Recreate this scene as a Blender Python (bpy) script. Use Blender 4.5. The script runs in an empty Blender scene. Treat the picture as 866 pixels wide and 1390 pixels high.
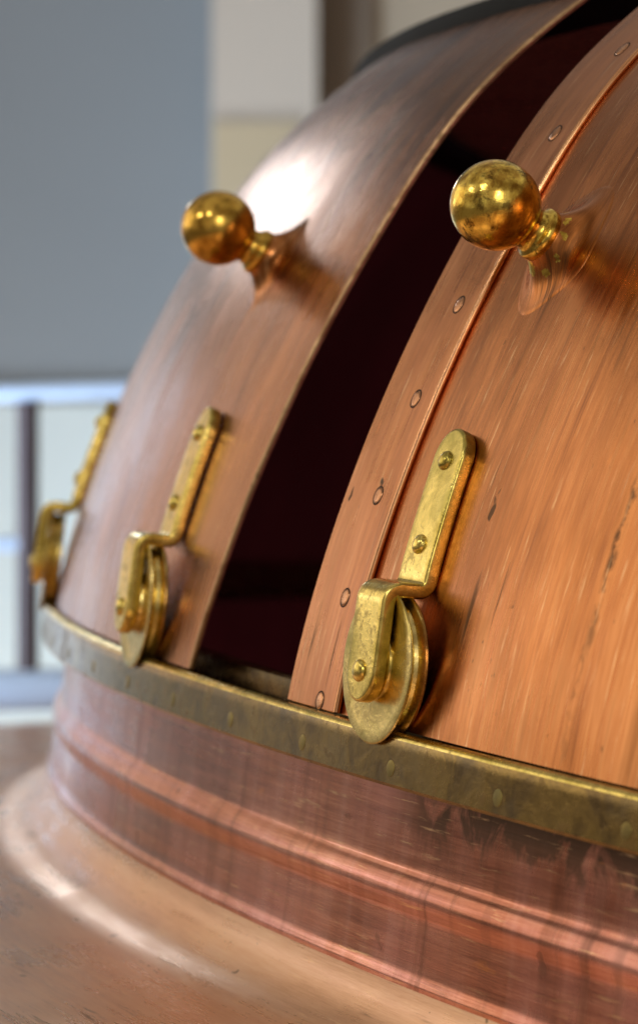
import bpy, bmesh, math, random
from mathutils import Vector, Matrix, noise
random.seed(7)
scene = bpy.context.scene
C = scene.collection
PI = math.pi
K = 2.5                                    # kettle rail radius in metres

# ------------------------------------------------------------------ helpers
def link(name, me, mats, parent=None):
    o = bpy.data.objects.new(name, me)
    C.objects.link(o)
    for m in (mats if isinstance(mats, (list, tuple)) else [mats]):
        me.materials.append(m)
    if parent is not None:
        o.parent = parent
        # parents are never rotated or scaled: keep world coordinates in the mesh
        o.matrix_parent_inverse = Matrix.Translation(-world_loc(parent))
    return o

def world_loc(o):
    v = Vector(o.location)
    p = o.parent
    if p is not None:
        return o.matrix_parent_inverse @ v + world_loc(p)
    return v

def tag(o, label=None, cat=None, group=None, kind=None):
    if label: o['label'] = label
    if cat: o['category'] = cat
    if group: o['group'] = group
    if kind: o['kind'] = kind
    return o

def thing(name, loc, label, cat, group=None):
    o = bpy.data.objects.new(name, None)
    o.empty_display_size = .05
    o.location = loc
    C.objects.link(o)
    return tag(o, label, cat, group)

def mesh(name, verts, faces, uvs=None, smooth=True, auto=None, mat_idx=None):
    me = bpy.data.meshes.new(name)
    me.from_pydata([tuple(v) for v in verts], [], faces)
    if uvs:
        l = me.uv_layers.new(name='UVMap')
        for p in me.polygons:
            for li in p.loop_indices:
                l.data[li].uv = uvs[me.loops[li].vertex_index]
    if mat_idx:
        for p, m in zip(me.polygons, mat_idx): p.material_index = m
    if auto is not None:
        bm = bmesh.new(); bm.from_mesh(me)
        bmesh.ops.recalc_face_normals(bm, faces=bm.faces)
        for e in bm.edges:
            e.smooth = not (len(e.link_faces) == 2 and e.calc_face_angle(0) > auto)
        for f in bm.faces: f.smooth = True
        bm.to_mesh(me); bm.free()
    elif smooth:
        me.polygons.foreach_set('use_smooth', [True] * len(me.polygons))
    me.update()
    return me

def bevel(o, w, seg=3, ang=35):
    m = o.modifiers.new('bevel', 'BEVEL')
    m.width = w; m.segments = seg; m.limit_method = 'ANGLE'; m.angle_limit = math.radians(ang)
    m.harden_normals = False
    return o

def lathe(prof, n=64, a0=0.0, a1=2 * PI, origin=(0, 0, 0), frame=None, closed_prof=False, auto=math.radians(40), mod=None):
    """profile of (radius, height) turned about the frame's third axis"""
    X, Y, Z = frame if frame else (Vector((1, 0, 0)), Vector((0, 1, 0)), Vector((0, 0, 1)))
    O = Vector(origin)
    full = abs(a1 - a0 - 2 * PI) < 1e-6
    cols = n if full else n + 1
    vs, uv, fs = [], [], []
    arc = [0.0]
    for i in range(1, len(prof)):
        arc.append(arc[-1] + math.hypot(prof[i][0] - prof[i - 1][0], prof[i][1] - prof[i - 1][1]))
    for j in range(cols):
        a = a0 + (a1 - a0) * j / n
        for i, (r, h) in enumerate(prof):
            rr = r if mod is None else mod(r, h, a)
            vs.append(O + X * (rr * math.cos(a)) + Y * (rr * math.sin(a)) + Z * h)
            uv.append((a * max(p[0] for p in prof), arc[i]))
    m = len(prof)
    for j in range(n):
        j2 = (j + 1) % cols
        for i in range(m if closed_prof else m - 1):
            i2 = (i + 1) % m
            fs.append((j * m + i, j2 * m + i, j2 * m + i2, j * m + i2))
    me = mesh('lathe', vs, fs, uv, auto=None)
    bm = bmesh.new(); bm.from_mesh(me)
    bmesh.ops.remove_doubles(bm, verts=bm.verts, dist=1e-6)
    bmesh.ops.recalc_face_normals(bm, faces=bm.faces)
    for e in bm.edges:
        e.smooth = not (len(e.link_faces) == 2 and e.calc_face_angle(0) > auto)
    for f in bm.faces: f.smooth = True
    bm.to_mesh(me); bm.free()
    return me

def frame_from(n, up=Vector((0, 0, 1))):
    n = n.normalized()
    t = up.cross(n).normalized()
    return t, n.cross(t), n

# ------------------------------------------------------------------ the dome's shape
def dome_r(z):
    u = z / K / 0.15329483
    return K * (0.9975477 - 0.01338205 * u - 0.06378524 * u ** 2 + 0.0543335 * u ** 3 - 0.0470079 * u ** 4) - 0.003 + .0055 * math.exp(-((z - .325) / .065) ** 2)

def dome_rp(z):
    return (dome_r(z + 1e-4) - dome_r(z - 1e-4)) / 2e-4

def er(ph): return Vector((math.cos(ph), math.sin(ph), 0))
def et(ph): return Vector((-math.sin(ph), math.cos(ph), 0))

def S(ph, z, off=0.0):
    n = Vector((math.cos(ph), math.sin(ph), -dome_rp(z))).normalized()
    return Vector((dome_r(z) * math.cos(ph), dome_r(z) * math.sin(ph), z)) + n * off, n

# meridian samples (z, arc length)
def meridian(z0, z1, n):
    zs = [z0 + (z1 - z0) * i / n for i in range(n + 1)]
    arc = [0.0]
    for a, b in zip(zs, zs[1:]):
        arc.append(arc[-1] + math.hypot(dome_r(b) - dome_r(a), b - a))
    return zs, arc

def shell(ph0, ph1, z0, z1, thick, off=0.0, nph=60, nz=56, wob=0.0, mats=1, edge=None):
    """a curved sheet of the dome with thickness; inner faces and edges carry material 1"""
    zs, arc = meridian(z0, z1, nz)
    vs, uv, fs, mi = [], [], [], []
    rr = random.Random(int(abs(ph0) * 1e4))
    w = [rr.uniform(-1, 1) for _ in range(12)]
    for side in (0, 1):
        for j in range(nph + 1):
            ph = ph0 + (ph1 - ph0) * j / nph
            for i, z in enumerate(zs):
                d = 0.0
                ph = ph0 + (ph1 + (edge(z) if edge else 0.0) - ph0) * j / nph
                if wob and side == 0 or wob:
                    d = wob * (w[0] * math.sin(ph * 23 + w[1] * 9 + z * 11) + w[2] * math.sin(ph * 41 + w[3] * 9 - z * 17) + .7 * w[4] * math.sin(z * 31 + ph * 9 + w[5] * 9))
                p, n = S(ph, z, off + d - (thick if side else 0))
                vs.append(p); uv.append((ph * K, arc[i]))
    m = nz + 1; N = (nph + 1) * m
    for j in range(nph):
        for i in range(nz):
            a, b, c, d_ = j * m + i, (j + 1) * m + i, (j + 1) * m + i + 1, j * m + i + 1
            fs.append((a, b, c, d_)); mi.append(0)
            fs.append((N + a, N + d_, N + c, N + b)); mi.append(1)
    for i in range(nz):
        a, d_ = i, i + 1
        fs.append((a, d_, N + d_, N + a)); mi.append(2)
        a, d_ = nph * m + i, nph * m + i + 1
        fs.append((a, N + a, N + d_, d_)); mi.append(2)
    for j in range(nph):
        a, b = j * m, (j + 1) * m
        fs.append((a, N + a, N + b, b)); mi.append(2)
        a, b = j * m + nz, (j + 1) * m + nz
        fs.append((a, b, N + b, N + a)); mi.append(2)
    if mats == 1: mi = [0] * len(mi)
    return mesh('shell', vs, fs, uv, auto=math.radians(35), mat_idx=mi)

# ------------------------------------------------------------------ materials
class NT:
    def __init__(s, name):
        s.m = bpy.data.materials.new(name); s.m.use_nodes = True
        s.t = s.m.node_tree; s.t.nodes.clear()
        s.out = s.n('ShaderNodeOutputMaterial')
        s.b = s.n('ShaderNodeBsdfPrincipled')
        s.t.links.new(s.b.outputs[0], s.out.inputs[0])
    def n(s, typ, **kw):
        nd = s.t.nodes.new(typ)
        for k, v in kw.items(): setattr(nd, k, v)
        return nd
    def l(s, a, b): s.t.links.new(a, b)
    def math(s, op, a, b=None, clamp=False):
        nd = s.n('ShaderNodeMath', operation=op); nd.use_clamp = clamp
        for i, v in enumerate((a, b)):
            if v is None: continue
            if hasattr(v, 'links'): s.l(v, nd.inputs[i])
            else: nd.inputs[i].default_value = v
        return nd.outputs[0]
    def uv(s):
        return s.n('ShaderNodeUVMap').outputs[0]
    def obj(s):
        return s.n('ShaderNodeTexCoord').outputs['Object']
    def scale(s, v, sx, sy, sz=1, off=(0, 0, 0)):
        nd = s.n('ShaderNodeMapping')
        nd.inputs['Scale'].default_value = (sx, sy, sz); nd.inputs['Location'].default_value = off
        s.l(v, nd.inputs['Vector']); return nd.outputs[0]
    def noise(s, v, sc=1, det=4, rough=.55, dist=0, dims='3D'):
        nd = s.n('ShaderNodeTexNoise', noise_dimensions=dims)
        nd.inputs['Scale'].default_value = sc; nd.inputs['Detail'].default_value = det
        nd.inputs['Roughness'].default_value = rough; nd.inputs['Distortion'].default_value = dist
        s.l(v, nd.inputs['Vector']); return nd.outputs['Fac']
    def ramp(s, f, stops, interp='LINEAR'):
        nd = s.n('ShaderNodeValToRGB'); nd.color_ramp.interpolation = interp
        e = nd.color_ramp.elements
        while len(e) < len(stops): e.new(.5)
        for x, (p, c) in zip(e, stops):
            x.position = p; x.color = (c, c, c, 1) if isinstance(c, (int, float)) else (*c, 1)
        s.l(f, nd.inputs[0]); return nd.outputs[0]
    def mix(s, f, a, b, mode='MIX'):
        nd = s.n('ShaderNodeMix', data_type='RGBA', blend_type=mode)
        for i, v in ((0, f), (6, a), (7, b)):
            if hasattr(v, 'links'): s.l(v, nd.inputs[i])
            elif isinstance(v, tuple): nd.inputs[i].default_value = (*v, 1)
            else: nd.inputs[i].default_value = v
        return nd.outputs[2]
    def bump(s, h, st, dist, prev=None):
        nd = s.n('ShaderNodeBump'); nd.inputs['Strength'].default_value = st; nd.inputs['Distance'].default_value = dist
        s.l(h, nd.inputs['Height'])
        if prev: s.l(prev, nd.inputs['Normal'])
        return nd.outputs[0]
    def set(s, **kw):
        for k, v in kw.items():
            i = s.b.inputs[k.replace('_', ' ')]
            if hasattr(v, 'links'): s.l(v, i)
            else: i.default_value = (*v, 1) if isinstance(v, tuple) and len(v) == 3 else v
        return s

def copper(name, lo, mid, hi, along='v', rough=(.2, .42), dark=.7, pink=0.25, aniso=.55, seed=0.0, grime=0.0, brush=.22, contrast=1.0, scar=False, worn=0.0):
    """worn brushed copper; streaks run along UV v (up the dome) or u (round the neck)"""
    k = NT(name); uv = k.uv(); ob = k.obj()
    def st(a, b, off=0):                    # a across the streaks, b along
        return k.scale(uv, a, b, 1, (off + seed, off * 1.7 + seed, 0)) if along == 'v' else k.scale(uv, b, a, 1, (off + seed, off * 1.7 + seed, 0))
    broad = k.noise(st(22, 4.5), 1, 5, .6, .3)
    mids = k.noise(st(190, 7.0, 3), 1, 4, .6)
    fine = k.noise(st(1100, 30, 7), 1, 3, .6)
    blot = k.noise(ob, 7.0 + seed, 5, .6, .4)
    spot = k.noise(ob, 60.0, 5, .65)
    f = k.math('ADD', k.math('MULTIPLY', broad, .35), k.math('MULTIPLY', mids, .3))
    f = k.math('ADD', f, k.math('ADD', k.math('MULTIPLY', fine, .2), k.math('MULTIPLY', blot, .15)))
    col = k.ramp(f, [(.5 - .115 / contrast, lo), (.5, mid), (.5 + .115 / contrast, hi)])
    col = k.mix(k.math('MULTIPLY', k.ramp(blot, [(.42, 0), (.68, 1)]), pink), col, (.62, .30, .30))
    if worn:                                # large brown tarnish, drawn out along the brushing
        wn = k.ramp(k.math('ADD', k.math('MULTIPLY', k.noise(st(9, 3.0, 61), 1, 6, .65, .8), .7), k.math('MULTIPLY', mids, .3)), [(.47, 0), (.60, 1)])
        col = k.mix(k.math('MULTIPLY', wn, worn), col, (.27, .085, .016))
    # thin dark scratches, gathered in patches
    d1 = k.ramp(k.noise(st(170, 9, 11), 1, 4, .6), [(.60, 0), (.68, 1)])
    dp = k.ramp(k.noise(ob, 11.0, 3, .5), [(.5, 0), (.62, 1)])
    dm = k.math('MULTIPLY', k.math('MULTIPLY', d1, dp), dark)
    d2 = k.math('MULTIPLY', k.ramp(k.noise(st(60, 40, 23), 1, 3, .5), [(.705, 0), (.73, 1)]), dark)
    dm = k.math('MAXIMUM', dm, d2)
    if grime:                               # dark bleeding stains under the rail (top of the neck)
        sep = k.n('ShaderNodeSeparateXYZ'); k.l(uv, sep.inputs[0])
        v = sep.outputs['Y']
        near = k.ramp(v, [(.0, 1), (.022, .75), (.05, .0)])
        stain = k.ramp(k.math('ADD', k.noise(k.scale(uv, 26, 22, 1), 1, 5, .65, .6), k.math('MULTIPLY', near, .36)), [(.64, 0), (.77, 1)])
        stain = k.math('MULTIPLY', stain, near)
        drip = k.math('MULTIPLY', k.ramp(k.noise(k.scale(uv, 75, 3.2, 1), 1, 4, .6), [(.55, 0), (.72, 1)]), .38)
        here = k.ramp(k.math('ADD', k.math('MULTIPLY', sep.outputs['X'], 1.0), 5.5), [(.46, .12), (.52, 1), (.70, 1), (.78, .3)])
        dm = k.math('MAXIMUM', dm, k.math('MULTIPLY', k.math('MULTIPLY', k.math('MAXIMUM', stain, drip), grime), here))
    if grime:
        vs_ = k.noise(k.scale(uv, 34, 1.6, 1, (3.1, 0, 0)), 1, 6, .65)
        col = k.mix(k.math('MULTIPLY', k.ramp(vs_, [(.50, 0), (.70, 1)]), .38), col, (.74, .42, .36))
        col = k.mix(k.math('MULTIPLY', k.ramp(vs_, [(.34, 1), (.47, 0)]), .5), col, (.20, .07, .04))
    if scar:                                # one long rubbed scar down the door
        sp_ = k.n('ShaderNodeSeparateXYZ'); k.l(uv, sp_.inputs[0])
        wv = k.math('MULTIPLY', k.math('SUBTRACT', k.noise(k.scale(uv, .01, 38, 1), 1, 4, .6), .5), .012)
        dist = k.math('ABSOLUTE', k.math('ADD', k.math('ADD', sp_.outputs['X'], SCAR_U), wv))
        line = k.ramp(k.math('MULTIPLY', dist, 100.0), [(.10, 1), (.42, 0)])
        on = k.ramp(k.noise(k.scale(uv, 120, 60, 1, (7, 3, 0)), 1, 5, .7), [(.44, 0), (.56, 1)])
        ext = k.ramp(sp_.outputs['Y'], [(.0, .2), (.05, .3), (.09, .75), (.155, .7), (.18, .05), (.26, 0)])
        dm = k.math('MAXIMUM', dm, k.math('MULTIPLY', k.math('MULTIPLY', line, on), ext))
        halo = k.ramp(k.math('MULTIPLY', dist, 100.0), [(.2, 1), (.9, 0)])
        col = k.mix(k.math('MULTIPLY', k.math('MULTIPLY', halo, ext), .4), col, (.80, .33, .10))
    col = k.mix(dm, col, (.045, .036, .022))
    pit = k.math('MULTIPLY', k.ramp(k.noise(st(420, 150, 41), 1, 2, .5), [(.70, 0), (.74, 1)]), dark)
    pit = k.math('MULTIPLY', pit, k.ramp(k.noise(ob, 14.0, 3, .6), [(.46, 0), (.6, 1)]))
    col = k.mix(pit, col, (.06, .035, .02))
    orange = k.math('MULTIPLY', k.ramp(k.noise(st(70, 26, 51), 1, 4, .65), [(.66, 0), (.74, 1)]), .5)
    col = k.mix(orange, col, (.80, .30, .08))
    lt = k.math('MULTIPLY', k.ramp(k.noise(st(330, 22, 31), 1, 4, .65), [(.60, 0), (.70, 1)]), .5)
    col = k.mix(lt, col, (.95, .64, .36))
    rg = k.math('ADD', k.math('MULTIPLY', mids, (rough[1] - rough[0]) * 1.1), rough[0] - .05)
    rg = k.math('ADD', rg, k.math('MULTIPLY', k.ramp(blot, [(.35, 0), (.7, 1)]), .12))
    rg = k.math('ADD', rg, k.math('MULTIPLY', dm, .3), True)
    h = k.math('ADD', k.math('MULTIPLY', fine, .5), k.math('MULTIPLY', mids, .5))
    b = k.bump(h, brush, .0006)
    b = k.bump(spot, .10, .0008, b)
    b = k.bump(k.noise(ob, 9.0, 2, .5), .16, .006, b)
    tg = k.n('ShaderNodeTangent', direction_type='UV_MAP')
    k.set(Base_Color=col, Metallic=1.0, Roughness=rg, Normal=b, Anisotropic=aniso, Anisotropic_Rotation=(0.25 if along == 'v' else 0.0))
    k.l(tg.outputs[0], k.b.inputs['Tangent'])
    return k.m

def brass(name, hi=(.88, .69, .20), lo=(.52, .40, .085), pat=(.29, .29, .06), dark=.5, rough=(.14, .34), sc=1.0, patina=.45, bump=.2, blot=None):
    k = NT(name); ob = k.obj()
    a = k.noise(ob, 55 * sc, 6, .65, .5)
    b_ = k.noise(ob, 210 * sc, 5, .7)
    c_ = k.noise(ob, 24 * sc, 4, .6)
    col = k.ramp(a, [(.36, lo), (.54, hi), (.75, tuple(min(1, x * 1.12) for x in hi))])
    pm = k.math('MULTIPLY', k.ramp(c_, [(.48, 0), (.66, 1)]), patina)
    col = k.mix(pm, col, pat)
    dm = k.math('MULTIPLY', k.ramp(k.math('ADD', k.math('MULTIPLY', b_, .45), k.math('MULTIPLY', a, .55)), [(.535, 0), (.60, 1)]), dark)
    if blot:                                # rubbed lacquer: soft brown blotches
        bl = k.ramp(k.math('ADD', k.math('MULTIPLY', k.noise(ob, 95, 6, .7, .8), .6), k.math('MULTIPLY', k.noise(k.scale(ob, 1, 1, .4), 260, 4, .7), .4)), [(.47, 0), (.57, 1)])
        col = k.mix(k.math('MULTIPLY', bl, blot), col, (.40, .19, .025))
        bk = k.ramp(k.noise(ob, 42, 5, .65, .6), [(.655, 0), (.68, 1)])
        col = k.mix(bk, col, (.07, .035, .015))
    col = k.mix(dm, col, (.10, .055, .015))
    rg = k.math('ADD', k.math('MULTIPLY', b_, (rough[1] - rough[0]) * 1.2), rough[0] - .04)
    rg = k.math('ADD', rg, k.math('MULTIPLY', k.math('MAXIMUM', dm, pm), .2), True)
    bm_ = k.bump(b_, bump, .0006)
    bm_ = k.bump(a, bump, .0015, bm_)
    k.set(Base_Color=col, Metallic=1.0, Roughness=rg, Normal=bm_)
    return k.m

def plain(name, col, rough=.6, metal=0.0, var=.15, sc=3.0, spec=.4):
    k = NT(name)
    f = k.noise(k.obj(), sc, 5, .6)
    c = k.ramp(f, [(.3, tuple(x * (1 - var) for x in col)), (.7, tuple(min(1, x * (1 + var)) for x in col))])
    k.set(Base_Color=c, Roughness=rough, Metallic=metal)
    k.b.inputs['Specular IOR Level'].default_value = spec
    return k.m

SCAR_U = 1.9565 * K
M = {}
M['door_right'] = copper('copper_door_near', (.26, .080, .018), (.57, .212, .062), (.80, .365, .135), rough=(.17, .34), seed=0.0, contrast=1.0, scar=True, pink=.06, worn=.75)
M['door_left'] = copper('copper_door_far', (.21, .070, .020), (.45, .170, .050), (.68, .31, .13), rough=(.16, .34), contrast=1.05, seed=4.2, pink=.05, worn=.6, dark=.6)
M['strip'] = copper('copper_edge_strip', (.30, .10, .030), (.56, .215, .070), (.78, .36, .15), rough=(.2, .4), seed=9.1, pink=.15, worn=.4, dark=.9)
M['neck'] = copper('copper_neck', (.30, .095, .055), (.48, .175, .105), (.68, .31, .20), along='u', brush=.12, contrast=1.2, rough=(.15, .31), seed=2.4, pink=.55, dark=.35, grime=1.0, aniso=.4)
M['shoulder'] = copper('copper_shoulder', (.54, .27, .13), (.78, .46, .27), (.90, .62, .42), along='u', rough=(.16, .42), seed=6.6, pink=.1, dark=.6, aniso=.1, contrast=.75)
M['shoulder'].node_tree.nodes['Principled BSDF'].inputs['Metallic'].default_value = .55   # lowered so that diffuse light brightens the sheet
M['boss'] = copper('copper_boss', (.45, .18, .08), (.74, .36, .17), (.88, .52, .26), rough=(.12, .28), seed=1.3, pink=.1, dark=.4, aniso=.2)
M['brass'] = brass('brass_fitting')
M['brass_ball'] = brass('brass_ball', hi=(1.0, .72, .15), lo=(.70, .44, .06), dark=.8, rough=(.1, .26), sc=1.0, patina=.15, blot=.7)
M['brass_far'] = brass('brass_ball_dull', hi=(.80, .50, .10), lo=(.46, .25, .04), dark=.4, rough=(.1, .24), sc=1.2, patina=.25)
M['brass_wheel'] = brass('brass_wheel', hi=(.88, .70, .27), lo=(.54, .43, .13), pat=(.30, .30, .09), dark=.4, rough=(.16, .34), patina=.55)
M['rail'] = brass('brass_rail', hi=(.30, .20, .06), lo=(.16, .105, .04), pat=(.115, .105, .08), dark=.5, rough=(.14, .32), sc=.8, patina=.55)
M['rail_rivet'] = brass('brass_rail_rivet', hi=(.33, .25, .07), lo=(.22, .17, .055), pat=(.17, .17, .08), dark=.3, rough=(.3, .5), patina=.6)
M['edge'] = brass('sheet_edge', hi=(.62, .40, .22), lo=(.36, .20, .10), pat=(.25, .17, .10), dark=.5, rough=(.25, .45), patina=.4)
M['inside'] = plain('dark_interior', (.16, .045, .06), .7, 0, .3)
M['ring'] = plain('dark_ring', (.012, .016, .020), .7, .0, .3, 9, .08)
M['gap'] = plain('dark_joint', (.02, .012, .008), .8)
M['strip_rivet'] = copper('copper_rivet', (.40, .17, .08), (.62, .30, .15), (.78, .45, .25), rough=(.2, .36), seed=3.3, pink=.1, dark=.3, aniso=.0)

# ------------------------------------------------------------------ the kettle
kettle = thing('brew_kettle', (0, 0, 0), 'round copper brewing kettle with pinkish neck, brown brass rail and wide sloping shoulder', 'kettle')
A0, A1 = -2 * PI + .3, .3
def kp(name, me, mats, label=None):
    o = link(name, me, mats, kettle)
    if label: o['label'] = label
    return o

# neck with its rolled bead
def smooth_prof(pts, n=6):
    out = []
    for i in range(len(pts) - 1):
        p0, p1, p2, p3 = pts[max(0, i - 1)], pts[i], pts[i + 1], pts[min(len(pts) - 1, i + 2)]
        for k in range(n):
            u = k / n
            out.append(tuple(.5 * (2 * p1[c] + (p2[c] - p0[c]) * u + (2 * p0[c] - 5 * p1[c] + 4 * p2[c] - p3[c]) * u * u + (3 * p1[c] - p0[c] - 3 * p2[c] + p3[c]) * u ** 3) for c in (0, 1)))
    return out + [pts[-1]]
neck_prof = [(2.478, -.018), (2.4792, -.022)] + smooth_prof([(2.4792, -.0225), (2.4793, -.035), (2.4794, -.050), (2.4795, -.0590), (2.4802, -.0620), (2.4824, -.0655), (2.4839, -.0700), (2.4840, -.0740), (2.4830, -.0780), (2.4823, -.0815), (2.4823, -.095), (2.4825, -.104), (2.4833, -.1080), (2.4837, -.1100), (2.4834, -.1120)])
me = lathe(neck_prof, 500, A0, A1, auto=math.radians(60))
kp('neck', me, M['neck'])
# shoulder: fillet, then a long convex slope
sp = [(2.4828, -.1115)]
for i in range(1, 13):
    a = math.radians(83) * i / 12
    sp.append((2.4832 + .046 * (1 - math.cos(a)), -.112 - .036 * math.sin(a)))
r, z = sp[-1]
sl = 5.0
while r < 3.55:
    dr = .03
    sl = 7 + 42 * max(0, min(1, (r - 2.60) / 1.5)) ** 1.3
    r += dr; z -= dr * math.tan(math.radians(sl)); sp.append((r, z))
sp += [(3.60, z - .12), (3.62, z - .3), (3.62, z - 1.5)]
kp('shoulder', lathe(sp, 500, A0, A1, auto=math.radians(60)), M['shoulder'])
floor_z = z - 1.5
# dark space inside
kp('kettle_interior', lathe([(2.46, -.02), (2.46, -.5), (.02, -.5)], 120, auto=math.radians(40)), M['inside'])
# rail: flat brass band with worn upper edge
hb = .0232
band = [(2.4790, -.0030), (2.4918, .0012), (2.4938, .0016), (2.4961, .0008), (2.4971, -.0002), (2.4975, -.0014), (2.4975, -.006), (2.4975, -hb + .0015), (2.4965, -hb), (2.479, -hb)]
rail = kp('rail', lathe(band, 500, A0, A1, auto=math.radians(28), closed_prof=True), [M['rail'], M['brass']])
for p in rail.data.polygons:
    if -.0016 < p.center.z and p.center.to_2d().length > 2.4930: p.material_index = 1
inner = [(2.462, -.01), (2.462, .0085), (2.4635, .0098), (2.470, .0098), (2.4715, .0085), (2.4715, -.003)]
kp('inner_rail', lathe(inner, 400, A0, A1, auto=math.radians(28)), M['rail'], 'darker inner lip of the rail seen through the open hatch')
# flush rivets along the band
for i in range(-14, 9):
    ph = -2.0115 + .0407 * i
    n = er(ph); X, Y, Z = frame_from(n)
    pr = [(.0001, .0003), (.0030, .00026), (.0038, .00015), (.0041, -.0003)]
    link('rivet', lathe(pr, 20, origin=n * 2.4975 + Vector((0, 0, -.0148)), frame=(X, Y, Z)), M['rail_rivet'], rail)
# top ring and roof
ZT = .3833
rt = dome_r(ZT)
ringp = [(rt - .05, ZT - .004), (rt + .004, ZT - .004), (rt + .0045, ZT - .0015), (rt + .0045, ZT + .005), (rt + .004, ZT + .0075), (rt - .05, ZT + .0085)]
kp('top_ring', lathe(ringp, 400, A0, A1, auto=math.radians(30), closed_prof=True), M['ring'], 'dark grey ring closing the top of the dome')
kp('roof', lathe([(rt - .045, ZT + .007), (1.6, ZT + .035), (.9, ZT + .06), (.6, ZT + .08), (.5, ZT + .14), (.48, ZT + .9)], 120, A0, A1), M['shoulder'])
# fixed half of the hood at the back
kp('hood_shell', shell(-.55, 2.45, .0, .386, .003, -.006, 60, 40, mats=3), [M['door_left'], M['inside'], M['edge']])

# ------------------------------------------------------------------ doors
PH_L, PH_R, PH_S = -2.1195, -2.0665, -2.0428
grp = 'sliding hatch doors of the kettle dome'
p, _ = S(-2.35, 0.0)
doorL = thing('hatch_door', p, 'farther copper hatch door left of the dark opening, with two roller brackets and a smaller ball knob', 'door', grp)
p, _ = S(-1.95, 0.0)
doorR = thing('hatch_door', p, 'nearer orange copper hatch door right of the dark opening, with riveted edge strip and large ball knob', 'door', grp)

def left_edge(z):
    pts = [(0, -.0135), (.05, -.0088), (.13, -.0045), (.25, -.0005), (.40, .0025)]
    for (a, x), (b, y) in zip(pts, pts[1:]):
        if z <= b: return x + (y - x) * (z - a) / (b - a)
    return pts[-1][1]
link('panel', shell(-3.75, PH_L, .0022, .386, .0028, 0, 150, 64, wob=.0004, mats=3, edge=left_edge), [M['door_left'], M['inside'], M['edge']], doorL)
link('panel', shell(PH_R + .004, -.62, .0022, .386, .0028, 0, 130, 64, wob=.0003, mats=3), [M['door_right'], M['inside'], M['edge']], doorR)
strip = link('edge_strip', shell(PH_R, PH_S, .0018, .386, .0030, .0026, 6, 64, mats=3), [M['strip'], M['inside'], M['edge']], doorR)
bevel(strip, .0007, 2)
# rolled bead along the far side of the strip
def seam_tube(ph_, z0, z1, rad, off, n=70, seg=10, edge=None):
    zs, arc = meridian(z0, z1, n)
    vs, uv, fs = [], [], []
    for i, z in enumerate(zs):
        ph = ph_ + (edge(z) if edge else 0.0)
        p, nn = S(ph, z, off); t = et(ph)
        for q in range(seg):
            a = 2 * PI * q / seg
            vs.append(p + nn * (rad * math.cos(a)) + t * (rad * math.sin(a))); uv.append((ph * K + rad * a, arc[i]))
    for i in range(n):
        for q in range(seg):
            q2 = (q + 1) % seg
            fs.append((i * seg + q, i * seg + q2, (i + 1) * seg + q2, (i + 1) * seg + q))
    return mesh('seam', vs, fs, uv, auto=math.radians(60))
link('edge_bead', seam_tube(PH_S + .0006, .0025, .386, .0017, .0016), M['boss'], doorR)
link('edge_bead', seam_tube(PH_L - .0003, .0030, .386, .0017, -.0010, edge=left_edge), M['edge'], doorL)

# flat rivets of the strip
for zu in (.0023, .0222, .0421, .0612, .0800, .0975, .1151, .133):
    ph = (PH_R + PH_S) / 2 + .0045
    p, n = S(ph, zu * K, .0026); X, Y, Z = frame_from(n)
    pr = [(.0001, .00045), (.0026, .0004), (.0038, .00025), (.0043, -.0002)]
    rv = link('rivet', lathe(pr, 24, origin=p, frame=(X, Y, Z)), M['strip_rivet'], strip)
    # the dark joint round the rivet is part of its mesh
    pr2 = [(.0042, .00012), (.0049, .00012)]
    j = lathe(pr2, 24, origin=p, frame=(X, Y, Z))
    bm = bmesh.new(); bm.from_mesh(rv.data); k0 = len(bm.faces); bm.from_mesh(j)
    bm.faces.ensure_lookup_table()
    for f in bm.faces[k0:]: f.material_index = 1
    bm.to_mesh(rv.data); bm.free(); rv.data.materials.append(M['gap'])

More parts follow.
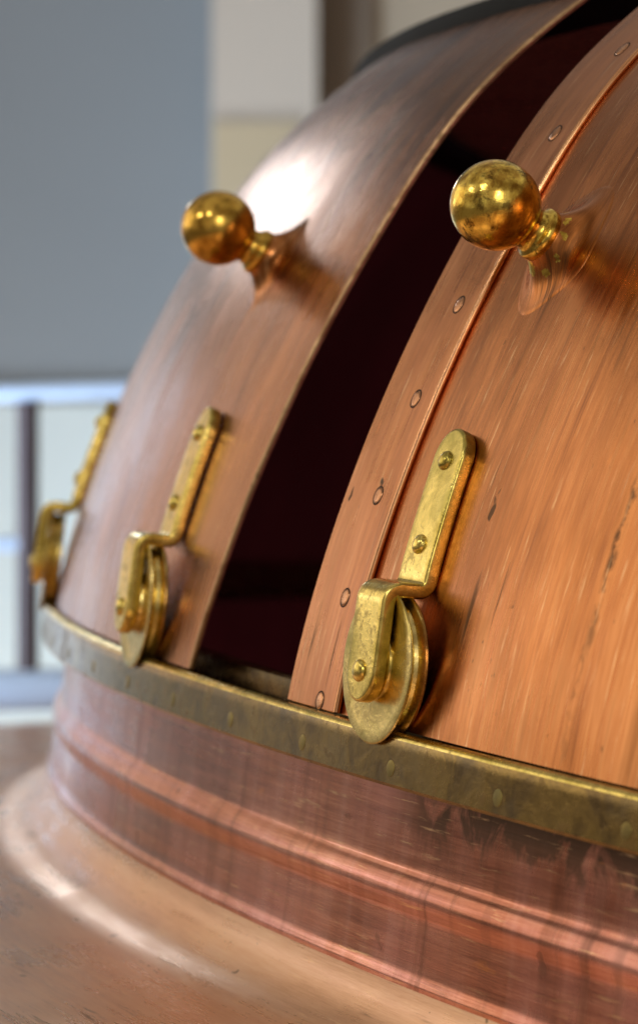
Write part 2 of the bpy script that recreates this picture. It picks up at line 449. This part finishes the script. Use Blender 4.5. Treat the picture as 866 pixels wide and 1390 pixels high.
# ------------------------------------------------------------------ roller brackets
def strap(ph, width, thick, ztop):
    """a flat bar bent along a path: hanging leg, step in to the door, arm up the dome; both ends rounded"""
    path = []
    def add(rho, z): path.append((rho, z))
    zs0 = .0655                                  # height of the step
    rl = 2.5036                                  # middle of the leg
    a0r = None
    # leg
    zb = .0125
    n = 14
    for i in range(n + 1): add(rl + .0014 * (1 - i / n), zb + (zs0 - .006 - zb) * i / n)
    # bend inward
    for i in range(1, 6):
        a = PI / 2 * i / 5
        add(rl - .006 * (1 - math.cos(a)), zs0 - .006 + .006 * math.sin(a))
    # inner bend up onto the door
    p0, nn = S(0, zs0 + .006, thick / 2 + .0003)
    ra = p0.x
    add((rl + ra) / 2 , zs0)
    for i in range(0, 6):
        a = PI / 2 * i / 5
        add(ra + .005 * (1 - math.sin(a)), zs0 + .006 - .006 * math.cos(a) + .0)
    for i in range(1, 22):
        z = zs0 + .006 + (ztop - zs0 - .006) * i / 21
        p, nn = S(0, z, thick / 2 + .0003)
        add(p.x, p.z)
    # resample by arc length
    L = [0.0]
    for a, b in zip(path, path[1:]): L.append(L[-1] + math.hypot(b[0] - a[0], b[1] - a[1]))
    tot = L[-1]
    def at(s):
        s = max(0, min(tot, s))
        for i in range(len(L) - 1):
            if s <= L[i + 1] + 1e-12:
                f = (s - L[i]) / max(1e-9, L[i + 1] - L[i])
                return (path[i][0] + (path[i + 1][0] - path[i][0]) * f, path[i][1] + (path[i + 1][1] - path[i][1]) * f)
        return path[-1]
    def nor(s):
        a, b = at(s - .0012), at(s + .0012)
        d = (b[0] - a[0], b[1] - a[1]); q = math.hypot(*d)
        return (d[1] / q, -d[0] / q)             # points outward when going up
    R = width / 2; rb = .0015
    NE, NM, NX = 12, 74, 8
    O, T = er(ph), et(ph)
    s_bend = .075; lean = .085
    layers = []
    for i in range(5):
        q = PI / 2 * i / 4
        layers.append((-thick / 2 + rb * (1 - math.sin(q)), rb * (1 - math.cos(q))))
    layers = layers[::-1]                         # from the flat back outward
    layers = [(-thick / 2 + rb * (1 - math.cos(PI / 2 * i / 4)), rb * (1 - math.sin(PI / 2 * i / 4))) for i in range(5)]
    layers += [(-h, d) for h, d in layers[::-1]]
    def stations(d):
        r = R - d; out = []
        for j in range(NE + 1):
            q = PI / 2 * j / NE
            out.append((d + r * (1 - math.cos(q)), max(.0006, r * math.sin(q))))
        for j in range(1, NM):
            out.append((R + (tot - 2 * R) * j / NM, r))
        for j in range(NE, -1, -1):
            q = PI / 2 * j / NE
            out.append((tot - d - r * (1 - math.cos(q)), max(.0006, r * math.sin(q))))
        return out
    def P3(s, x, h):
        c = at(s); nn = nor(s)
        x = x - lean * max(0.0, s - s_bend)
        return O * (c[0] + nn[0] * h) + T * x + Vector((0, 0, c[1] + nn[1] * h))
    vs, fs = [], []
    loops = []
    for h, d in layers:
        st = stations(d); lp = []
        for s, hw in st: lp.append(len(vs)); vs.append(P3(s, -hw, h))
        for s, hw in st[::-1]: lp.append(len(vs)); vs.append(P3(s, hw, h))
        loops.append(lp)
    m = len(loops[0])
    for l0, l1 in zip(loops, loops[1:]):
        for q in range(m): fs.append((l0[q], l0[(q + 1) % m], l1[(q + 1) % m], l1[q]))
    for k, (h, d) in ((0, layers[0]), (-1, layers[-1])):
        st = stations(d); ns = len(st); lp = loops[k]
        grid = []
        for i, (s, hw) in enumerate(st):
            row = [lp[i]]
            for q in range(1, NX):
                row.append(len(vs)); vs.append(P3(s, -hw + 2 * hw * q / NX, h))
            row.append(lp[m - 1 - i]); grid.append(row)
        for i in range(ns - 1):
            for q in range(NX): fs.append((grid[i][q], grid[i][q + 1], grid[i + 1][q + 1], grid[i + 1][q]))
        fs.append(tuple(grid[0][q] for q in range(NX + 1)) if False else (grid[0][0], grid[0][1], grid[0][NX - 1], grid[0][NX]))
        fs.append((grid[-1][0], grid[-1][1], grid[-1][NX - 1], grid[-1][NX]))
    fs = [f for f in fs if len(set(f)) == len(f)]
    return mesh('strap', vs, fs, auto=math.radians(55))

def rivet_head(o, n, rad, h, seg=24):
    X, Y, Z = frame_from(n)
    pr = [(rad * 1.03, -.0012), (rad * 1.03, .0002), (rad, .0004)]
    for i in range(1, 13):
        a = PI / 2 * i / 12
        pr.append((max(.00005, rad * math.cos(a)), .0004 + h * math.sin(a)))
    return lathe(pr, seg, origin=o, frame=(X, Y, Z), auto=math.radians(60))

def roller_bracket(door, ph, label, mat, matw, zlean=0):
    th = .0070
    b = link('roller_bracket', strap(ph, .0290, th, .1395), mat, door)
    b['label'] = label
    for zu in (.0340, .0496):
        p, n = S(ph - .085 * (zu * K - .066) / K, zu * K, th + .0003)
        link('rivet', rivet_head(p, n, .0046, .0026), mat, b)
    # wheel: outer flange, grooved hub, inner flange, turned about the radial axis
    n = er(ph); zc = .0300; Rw = .0362
    X, Y, Z = frame_from(n)
    w = [(.0001, 2.5012), (.0150, 2.5012), (.0158, 2.5008), (.0160, 2.4998), (.0200, 2.4995), (.0300, 2.4998), (.0345, 2.5002),
         (Rw - .0005, 2.5000), (Rw, 2.4995), (Rw - .0004, 2.4989), (.0345, 2.4982), (.0308, 2.4970), (.0302, 2.4955), (.0308, 2.4938), (.0335, 2.4926),
         (.0345, 2.4920), (.0345, 2.4908), (.0335, 2.4898), (.0100, 2.4894), (.0001, 2.4893)]
    link('roller', lathe(w, 96, origin=(0, 0, zc), frame=(X, Y, Z), auto=math.radians(35)), matw, b)
    link('axle_pin', rivet_head(n * 2.5083 + Vector((0, 0, .0268)), n, .0050, .0020), mat, b)
    return b

roller_bracket(doorR, -2.0200, 'large sharp brass roller bracket of the nearer door', M['brass'], M['brass_wheel'])
roller_bracket(doorL, -2.1705, 'brass roller bracket beside the dark opening', M['brass'], M['brass_wheel'])
roller_bracket(doorL, -2.3700, 'blurred brass roller bracket at the left edge of the dome', M['brass'], M['brass_wheel'])

# ------------------------------------------------------------------ ball knobs on flared bosses
def knob(door, ph, zu, mball, label, tarn):
    p, n = S(ph, zu * K, 0)
    # axes: X round the dome, Y up the dome
    X, Y, Z = frame_from(n)
    Rb = .0211; L = .0157 * K
    # flared copper boss: drawn up into a lobed foot
    NP, NA = 34, 96
    vs, uv, fs = [], [], []
    for j in range(NA):
        a = 2 * PI * j / NA
        # X runs round the dome, Y up it: the foot is pulled out upward and down to one side
        def ridge(a0, wd): 
            d = (a - a0 + PI) % (2 * PI) - PI
            return math.exp(-(d / wd) ** 2)
        lobe = 1 + .38 * ridge(math.radians(58), .55) + .30 * ridge(math.radians(-100), .5) + .12 * ridge(math.radians(-20), .6)
        for i in range(NP):
            f = i / (NP - 1)
            rr = .0116 + (.0290 * lobe - .0116) * f ** 1.25
            h = .0130 * (1 - f) ** 2.9 * (1 + .9 * f)
            q = p + X * (rr * math.cos(a)) + Y * (rr * math.sin(a))
            s_, nn = S(math.atan2(q.y, q.x), q.z)
            # drop the tangent plane point onto the dome along the normal
            dd = math.hypot(q.x, q.y) - dome_r(q.z)
            s_ = q - n * (dd * n.dot(er(math.atan2(q.y, q.x))))
            vs.append(s_ + Z * (h + .0002 - .0010 * max(0, f - .9) / .1)); uv.append((math.atan2(q.y, q.x) * K, q.z))
    for j in range(NA):
        j2 = (j + 1) % NA
        for i in range(NP - 1):
            fs.append((j * NP + i, j * NP + i + 1, j2 * NP + i + 1, j2 * NP + i))
    boss = link('knob_boss', mesh('boss', vs, fs, uv, auto=math.radians(70)), [M['door_right'] if tarn else M['door_left'], M['brass_ball']], door)
    if tarn:                                  # gold smeared from the collar onto the copper
        for q in boss.data.polygons:
            c = q.center; d = (c - p).length
            if noise.noise(c * 150) * .42 + noise.noise(c * 420) * .08 + (.0168 - d) * 75 > .05: q.material_index = 1
    # brass collar, then the ball
    col = [(.0001, .0095), (.0122, .0100), (.0130, .0106), (.0133, .0122), (.0131, .0146), (.0125, .0153), (.0114, .0161), (.0105, .0174), (.0100, .0190), (.0101, .0207), (.0108, .0226)]
    ball = []
    for i in range(0, 45):
        a = -PI / 2 * .72 + (PI / 2 * 1.72) * i / 44
        ball.append((max(.0001, Rb * math.cos(a)), L + Rb * math.sin(a)))
    kb = link('knob', lathe(ball, 72, origin=p, frame=(X, Y, Z), auto=math.radians(60)), mball, door)
    kb['label'] = label
    link('collar', lathe(col, 56, origin=p, frame=(X, Y, Z), auto=math.radians(40)), mball, kb)
knob(doorR, -2.0205, .0918, M['brass_ball'], 'large gold ball knob with dark worn spots', True)
knob(doorL, -2.1885, .0905, M['brass_far'], 'smaller dull amber ball knob', False)

# ------------------------------------------------------------------ background hall
cam_loc = Vector((0, -3.597662, .128378))
R_ = Vector((.76033002, .64060296, .10735971)); U_ = Vector((-.08840241, -.06169044, .99417267)); F_ = Vector((-.64349303, .76539019, -.00972575))
FPX = 5145.295
def box_at(cx, cy, cz, sx, sy, sz):
    """a box standing in the hall behind the kettle: across, up, away (metres from the camera, along its own axes)"""
    o = cam_loc + R_ * cx + U_ * cy + F_ * cz
    vs = []
    for a in (-1, 1):
        for b in (-1, 1):
            for c in (-1, 1):
                vs.append(o + R_ * (a * sx / 2) + U_ * (b * sy / 2) + F_ * (c * sz / 2))
    fs = [(0, 1, 3, 2), (4, 6, 7, 5), (0, 4, 5, 1), (2, 3, 7, 6), (0, 2, 6, 4), (1, 5, 7, 3)]
    return mesh('box', vs, fs, auto=math.radians(30))
M['wall'] = plain('grey_plaster', (.215, .255, .295), .7, 0, .05, 1.0)
M['white'] = plain('white_plaster', (.54, .65, .70), .6, 0, .04, 1.0)
M['cream'] = plain('cream_plaster', (.50, .48, .44), .6, 0, .06, 1.0)
M['sand'] = plain('sand_plaster', (.47, .42, .30), .6, 0, .06, 1.0)
M['brown'] = plain('brown_wood', (.16, .13, .10), .5, 0, .2, 3.0)
M['beige'] = plain('beige_plaster', (.38, .34, .27), .6, 0, .06, 1.0)
M['blue'] = plain('blue_grey_paint', (.52, .70, .98), .4, 0.0, .05, 5)
M['post'] = plain('dark_paint', (.075, .062, .075), .45, .2, .2, 5)
M['floor'] = plain('hall_floor', (.30, .26, .22), .45, 0, .2, 1.5)
def tag_struct(o, label): return tag(o, label, None, None, 'structure')
W = 6.6
wall = link('wall', box_at(-1.4, .9, W, 4.6, 3.6, .1), M['wall']); tag_struct(wall, 'plain grey plaster wall far behind the kettle')
dado = link('lower_wall', box_at(-1.4, -.55, W - .03, 4.6, 1.36, .12), M['white']); tag_struct(dado, 'bright white lower wall behind the guard railing')
pil = link('pillar', box_at(-.092, .95, W - .12, .177, 3.2, .2), M['cream']); tag(pil, 'cream pillar on the far wall behind the dome', 'pillar')
link('pillar_band', box_at(-.105, .1, W - .13, .145, 1.0, .2), M['sand'], pil)
br = link('door_frame', box_at(.042, .95, W - .06, .10, 3.2, .1), M['brown']); tag(br, 'blurred brown upright frame beside the cream pillar', 'frame')
bg = link('side_wall', box_at(1.42, .95, W - .03, 2.66, 3.4, .1), M['beige']); tag_struct(bg, 'beige wall right of the brown frame')
fl = link('floor', mesh('floor', [(-12, -12, floor_z), (12, -12, floor_z), (12, 12, floor_z), (-12, 12, floor_z)], [(0, 1, 2, 3)]), M['floor'])
tag_struct(fl, 'dull brown hall floor under the kettle')

def px(x, y, d): return ((x - 433) / FPX * d, -(y - 650) / FPX * d)
D = 4.2
railing = thing('guard_railing', cam_loc + R_ * -.32 + U_ * -.25 + F_ * D, 'blurred blue-grey guard railing with dark upright post left of the dome', 'railing')
def tube(p0, p1, r, n=20):
    a = cam_loc + R_ * p0[0] + U_ * p0[1] + F_ * p0[2]; b = cam_loc + R_ * p1[0] + U_ * p1[1] + F_ * p1[2]
    d = (b - a); X, Y, Z = frame_from(d, Vector((.3, .9, .2)))
    return lathe([(.0001, 0), (r, 0), (r, d.length), (.0001, d.length)], n, origin=a, frame=(X, Y, Z), auto=math.radians(40))
x0, y0 = px(-500, 548, D); x1, y1 = px(330, 524, D)
link('handrail', tube((x0, y0, D), (x1, y1, D), .0105), M['blue'], railing)
x0, y0 = px(-500, 745, D); x1, y1 = px(40, 738, D)
link('middle_rail', tube((x0, y0, D), (x1, y1, D), .0085), M['blue'], railing)
x0, y0 = px(38, 546, D); x1, y1 = px(38, 960, D)
link('post', tube((x0, y0, D), (x1, y1, D), .0125), M['post'], railing)
x0, y0 = px(-330, 546, D); x1, y1 = px(-330, 960, D)
link('post', tube((x0, y0, D), (x1, y1, D), .0125), M['post'], railing)
x0, y0 = px(-500, 946, D); x1, y1 = px(90, 935, D)
link('bottom_rail', tube((x0, y0, D), (x1, y1, D), .024), M['blue'], railing)

# ------------------------------------------------------------------ light
w = bpy.data.worlds.new('World'); scene.world = w; w.use_nodes = True
t = w.node_tree; t.nodes.clear()
out = t.nodes.new('ShaderNodeOutputWorld'); bgn = t.nodes.new('ShaderNodeBackground')
tc = t.nodes.new('ShaderNodeTexCoord'); mp = t.nodes.new('ShaderNodeMapping'); mp.inputs['Scale'].default_value = (1.6, 1.6, 1.6)
nz = t.nodes.new('ShaderNodeTexNoise'); nz.inputs['Scale'].default_value = 1.3; nz.inputs['Detail'].default_value = 2
t.links.new(tc.outputs['Generated'], mp.inputs['Vector']); t.links.new(mp.outputs[0], nz.inputs['Vector'])
cr = t.nodes.new('ShaderNodeValToRGB'); e = cr.color_ramp.elements
e[0].position = .36; e[0].color = (.18, .125, .08, 1); e[1].position = .62; e[1].color = (.72, .64, .54, 1)
t.links.new(nz.outputs['Fac'], cr.inputs[0])
t.links.new(cr.outputs[0], bgn.inputs['Color']); bgn.inputs['Strength'].default_value = .72
t.links.new(bgn.outputs[0], out.inputs[0])

def area(name, loc, target, sx, sy, power, col):
    l = bpy.data.lights.new(name, 'AREA'); l.shape = 'RECTANGLE'; l.size = sx; l.size_y = sy; l.energy = power; l.color = col
    o = bpy.data.objects.new(name, l); C.objects.link(o); o.location = loc
    o.rotation_euler = (Vector(target) - Vector(loc)).to_track_quat('-Z', 'Y').to_euler()
    return o
def rad(sx, sy, L): return PI * sx * sy * L          # watts for a wanted radiance
def at_dir(p, az, el, d):
    az, el = math.radians(az), math.radians(el)
    return (p[0] + d * math.cos(el) * math.cos(az), p[1] + d * math.cos(el) * math.sin(az), p[2] + d * math.sin(el))
area('left_light', (-5.2, -3.4, .88), (-1.0, -2.2, .1), 3.4, 2.0, rad(3.4, 2.0, .88), (1.0, .84, .62))
PL = (-1.45, -1.95, .2)
area('window_light', at_dir(PL, 146, 12, 4.2), PL, .46, .26, rad(.46, .26, 9.5), (.90, .95, 1.0))
area('low_window_light', at_dir((-1.5, -1.95, .03), 148.5, 0, 4.0), (-1.5, -1.95, .03), .26, 1.1, rad(.13, 1.1, 3.6), (.62, .74, 1.0))
area('side_window_light', at_dir((-1.05, -2.26, .05), 178.5, 4.5, 3.6), (-1.05, -2.26, .05), .42, .34, rad(.42, .34, 1.8), (.86, .88, 1.0))
area('warm_wall_light', at_dir((-1.3, -2.1, .05), 160.5, 8, 3.8), (-1.3, -2.1, .05), 1.05, 1.5, rad(1.05, 1.5, .7), (1.0, .68, .42))
area('right_light', (1.6, -5.0, 1.6), (-.9, -2.3, .1), 1.4, 1.4, rad(1.4, 1.4, 2.0), (1.0, .90, .74))
for i, (loc, L) in enumerate((((-1.3, -4.6, 2.1), 80), ((.9, -4.4, 1.7), 70), ((-2.7, -4.3, 1.5), 70))):
    area('sparkle_lamp', loc, (-1.2, -2.2, .1), .14, .14, rad(.14, .14, L), (1.0, .95, .88))  # small lamps added to put point highlights on the ball knobs
area('upper_shoulder_fill', at_dir((-1.6, -1.9, -.14), 135, 18, 4.6), (-1.6, -1.9, -.14), 1.4, .5, rad(1.4, .5, 18), (1.0, .95, .88))  # added high fill that lifts the shoulder's reflection; no window stands there
area('left_shoulder_fill', tuple(cam_loc + F_ * (W - .2) + R_ * -1.1 + U_ * .35), tuple(cam_loc + R_ * -.9 + F_ * 2.5), .8, .7, rad(.8, .7, .6), (.95, .96, 1.0))  # added fill off to the left, brightens the shoulder; not a window
area('hall_light', tuple(cam_loc + F_ * 5.3 + R_ * -.55 + U_ * -1.5), tuple(cam_loc + F_ * W + R_ * -.2 + U_ * .1), 1.6, .5, 62, (.92, .97, 1.0))
rl_ = area('railing_fill', tuple(cam_loc + F_ * 3.5 + R_ * -1.7 + U_ * -.6), tuple(cam_loc + F_ * 4.4 + R_ * -.4), .7, .7, 24, (.74, .86, 1.0))  # added fill aimed at the front of the railing
rl_.data.spread = math.radians(80)
pl = bpy.data.lights.new('interior_fill', 'POINT'); pl.energy = 10; pl.color = (1.0, .45, .5); pl.shadow_soft_size = .1  # added point light, lifts the inside of the slot above black
po = bpy.data.objects.new('interior_fill', pl); C.objects.link(po); po.location = (.2, -.6, -.25)

# ------------------------------------------------------------------ camera
cd = bpy.data.cameras.new('Camera'); cam = bpy.data.objects.new('Camera', cd); C.objects.link(cam)
cam.matrix_world = Matrix(((R_.x, U_.x, -F_.x, cam_loc.x), (R_.y, U_.y, -F_.y, cam_loc.y), (R_.z, U_.z, -F_.z, cam_loc.z), (0, 0, 0, 1)))
cd.sensor_fit = 'VERTICAL'; cd.sensor_height = 36.0; cd.sensor_width = 24.0
cd.lens = FPX / 1390 * 36
cd.shift_y = -45.0 / 1390
cd.clip_start = .05; cd.clip_end = 200
cd.dof.use_dof = True; cd.dof.focus_distance = 1.73; cd.dof.aperture_fstop = 10.0
scene.camera = cam
scene.view_settings.view_transform = 'Standard'; scene.view_settings.look = 'None'; scene.view_settings.exposure = 0; scene.view_settings.gamma = 1
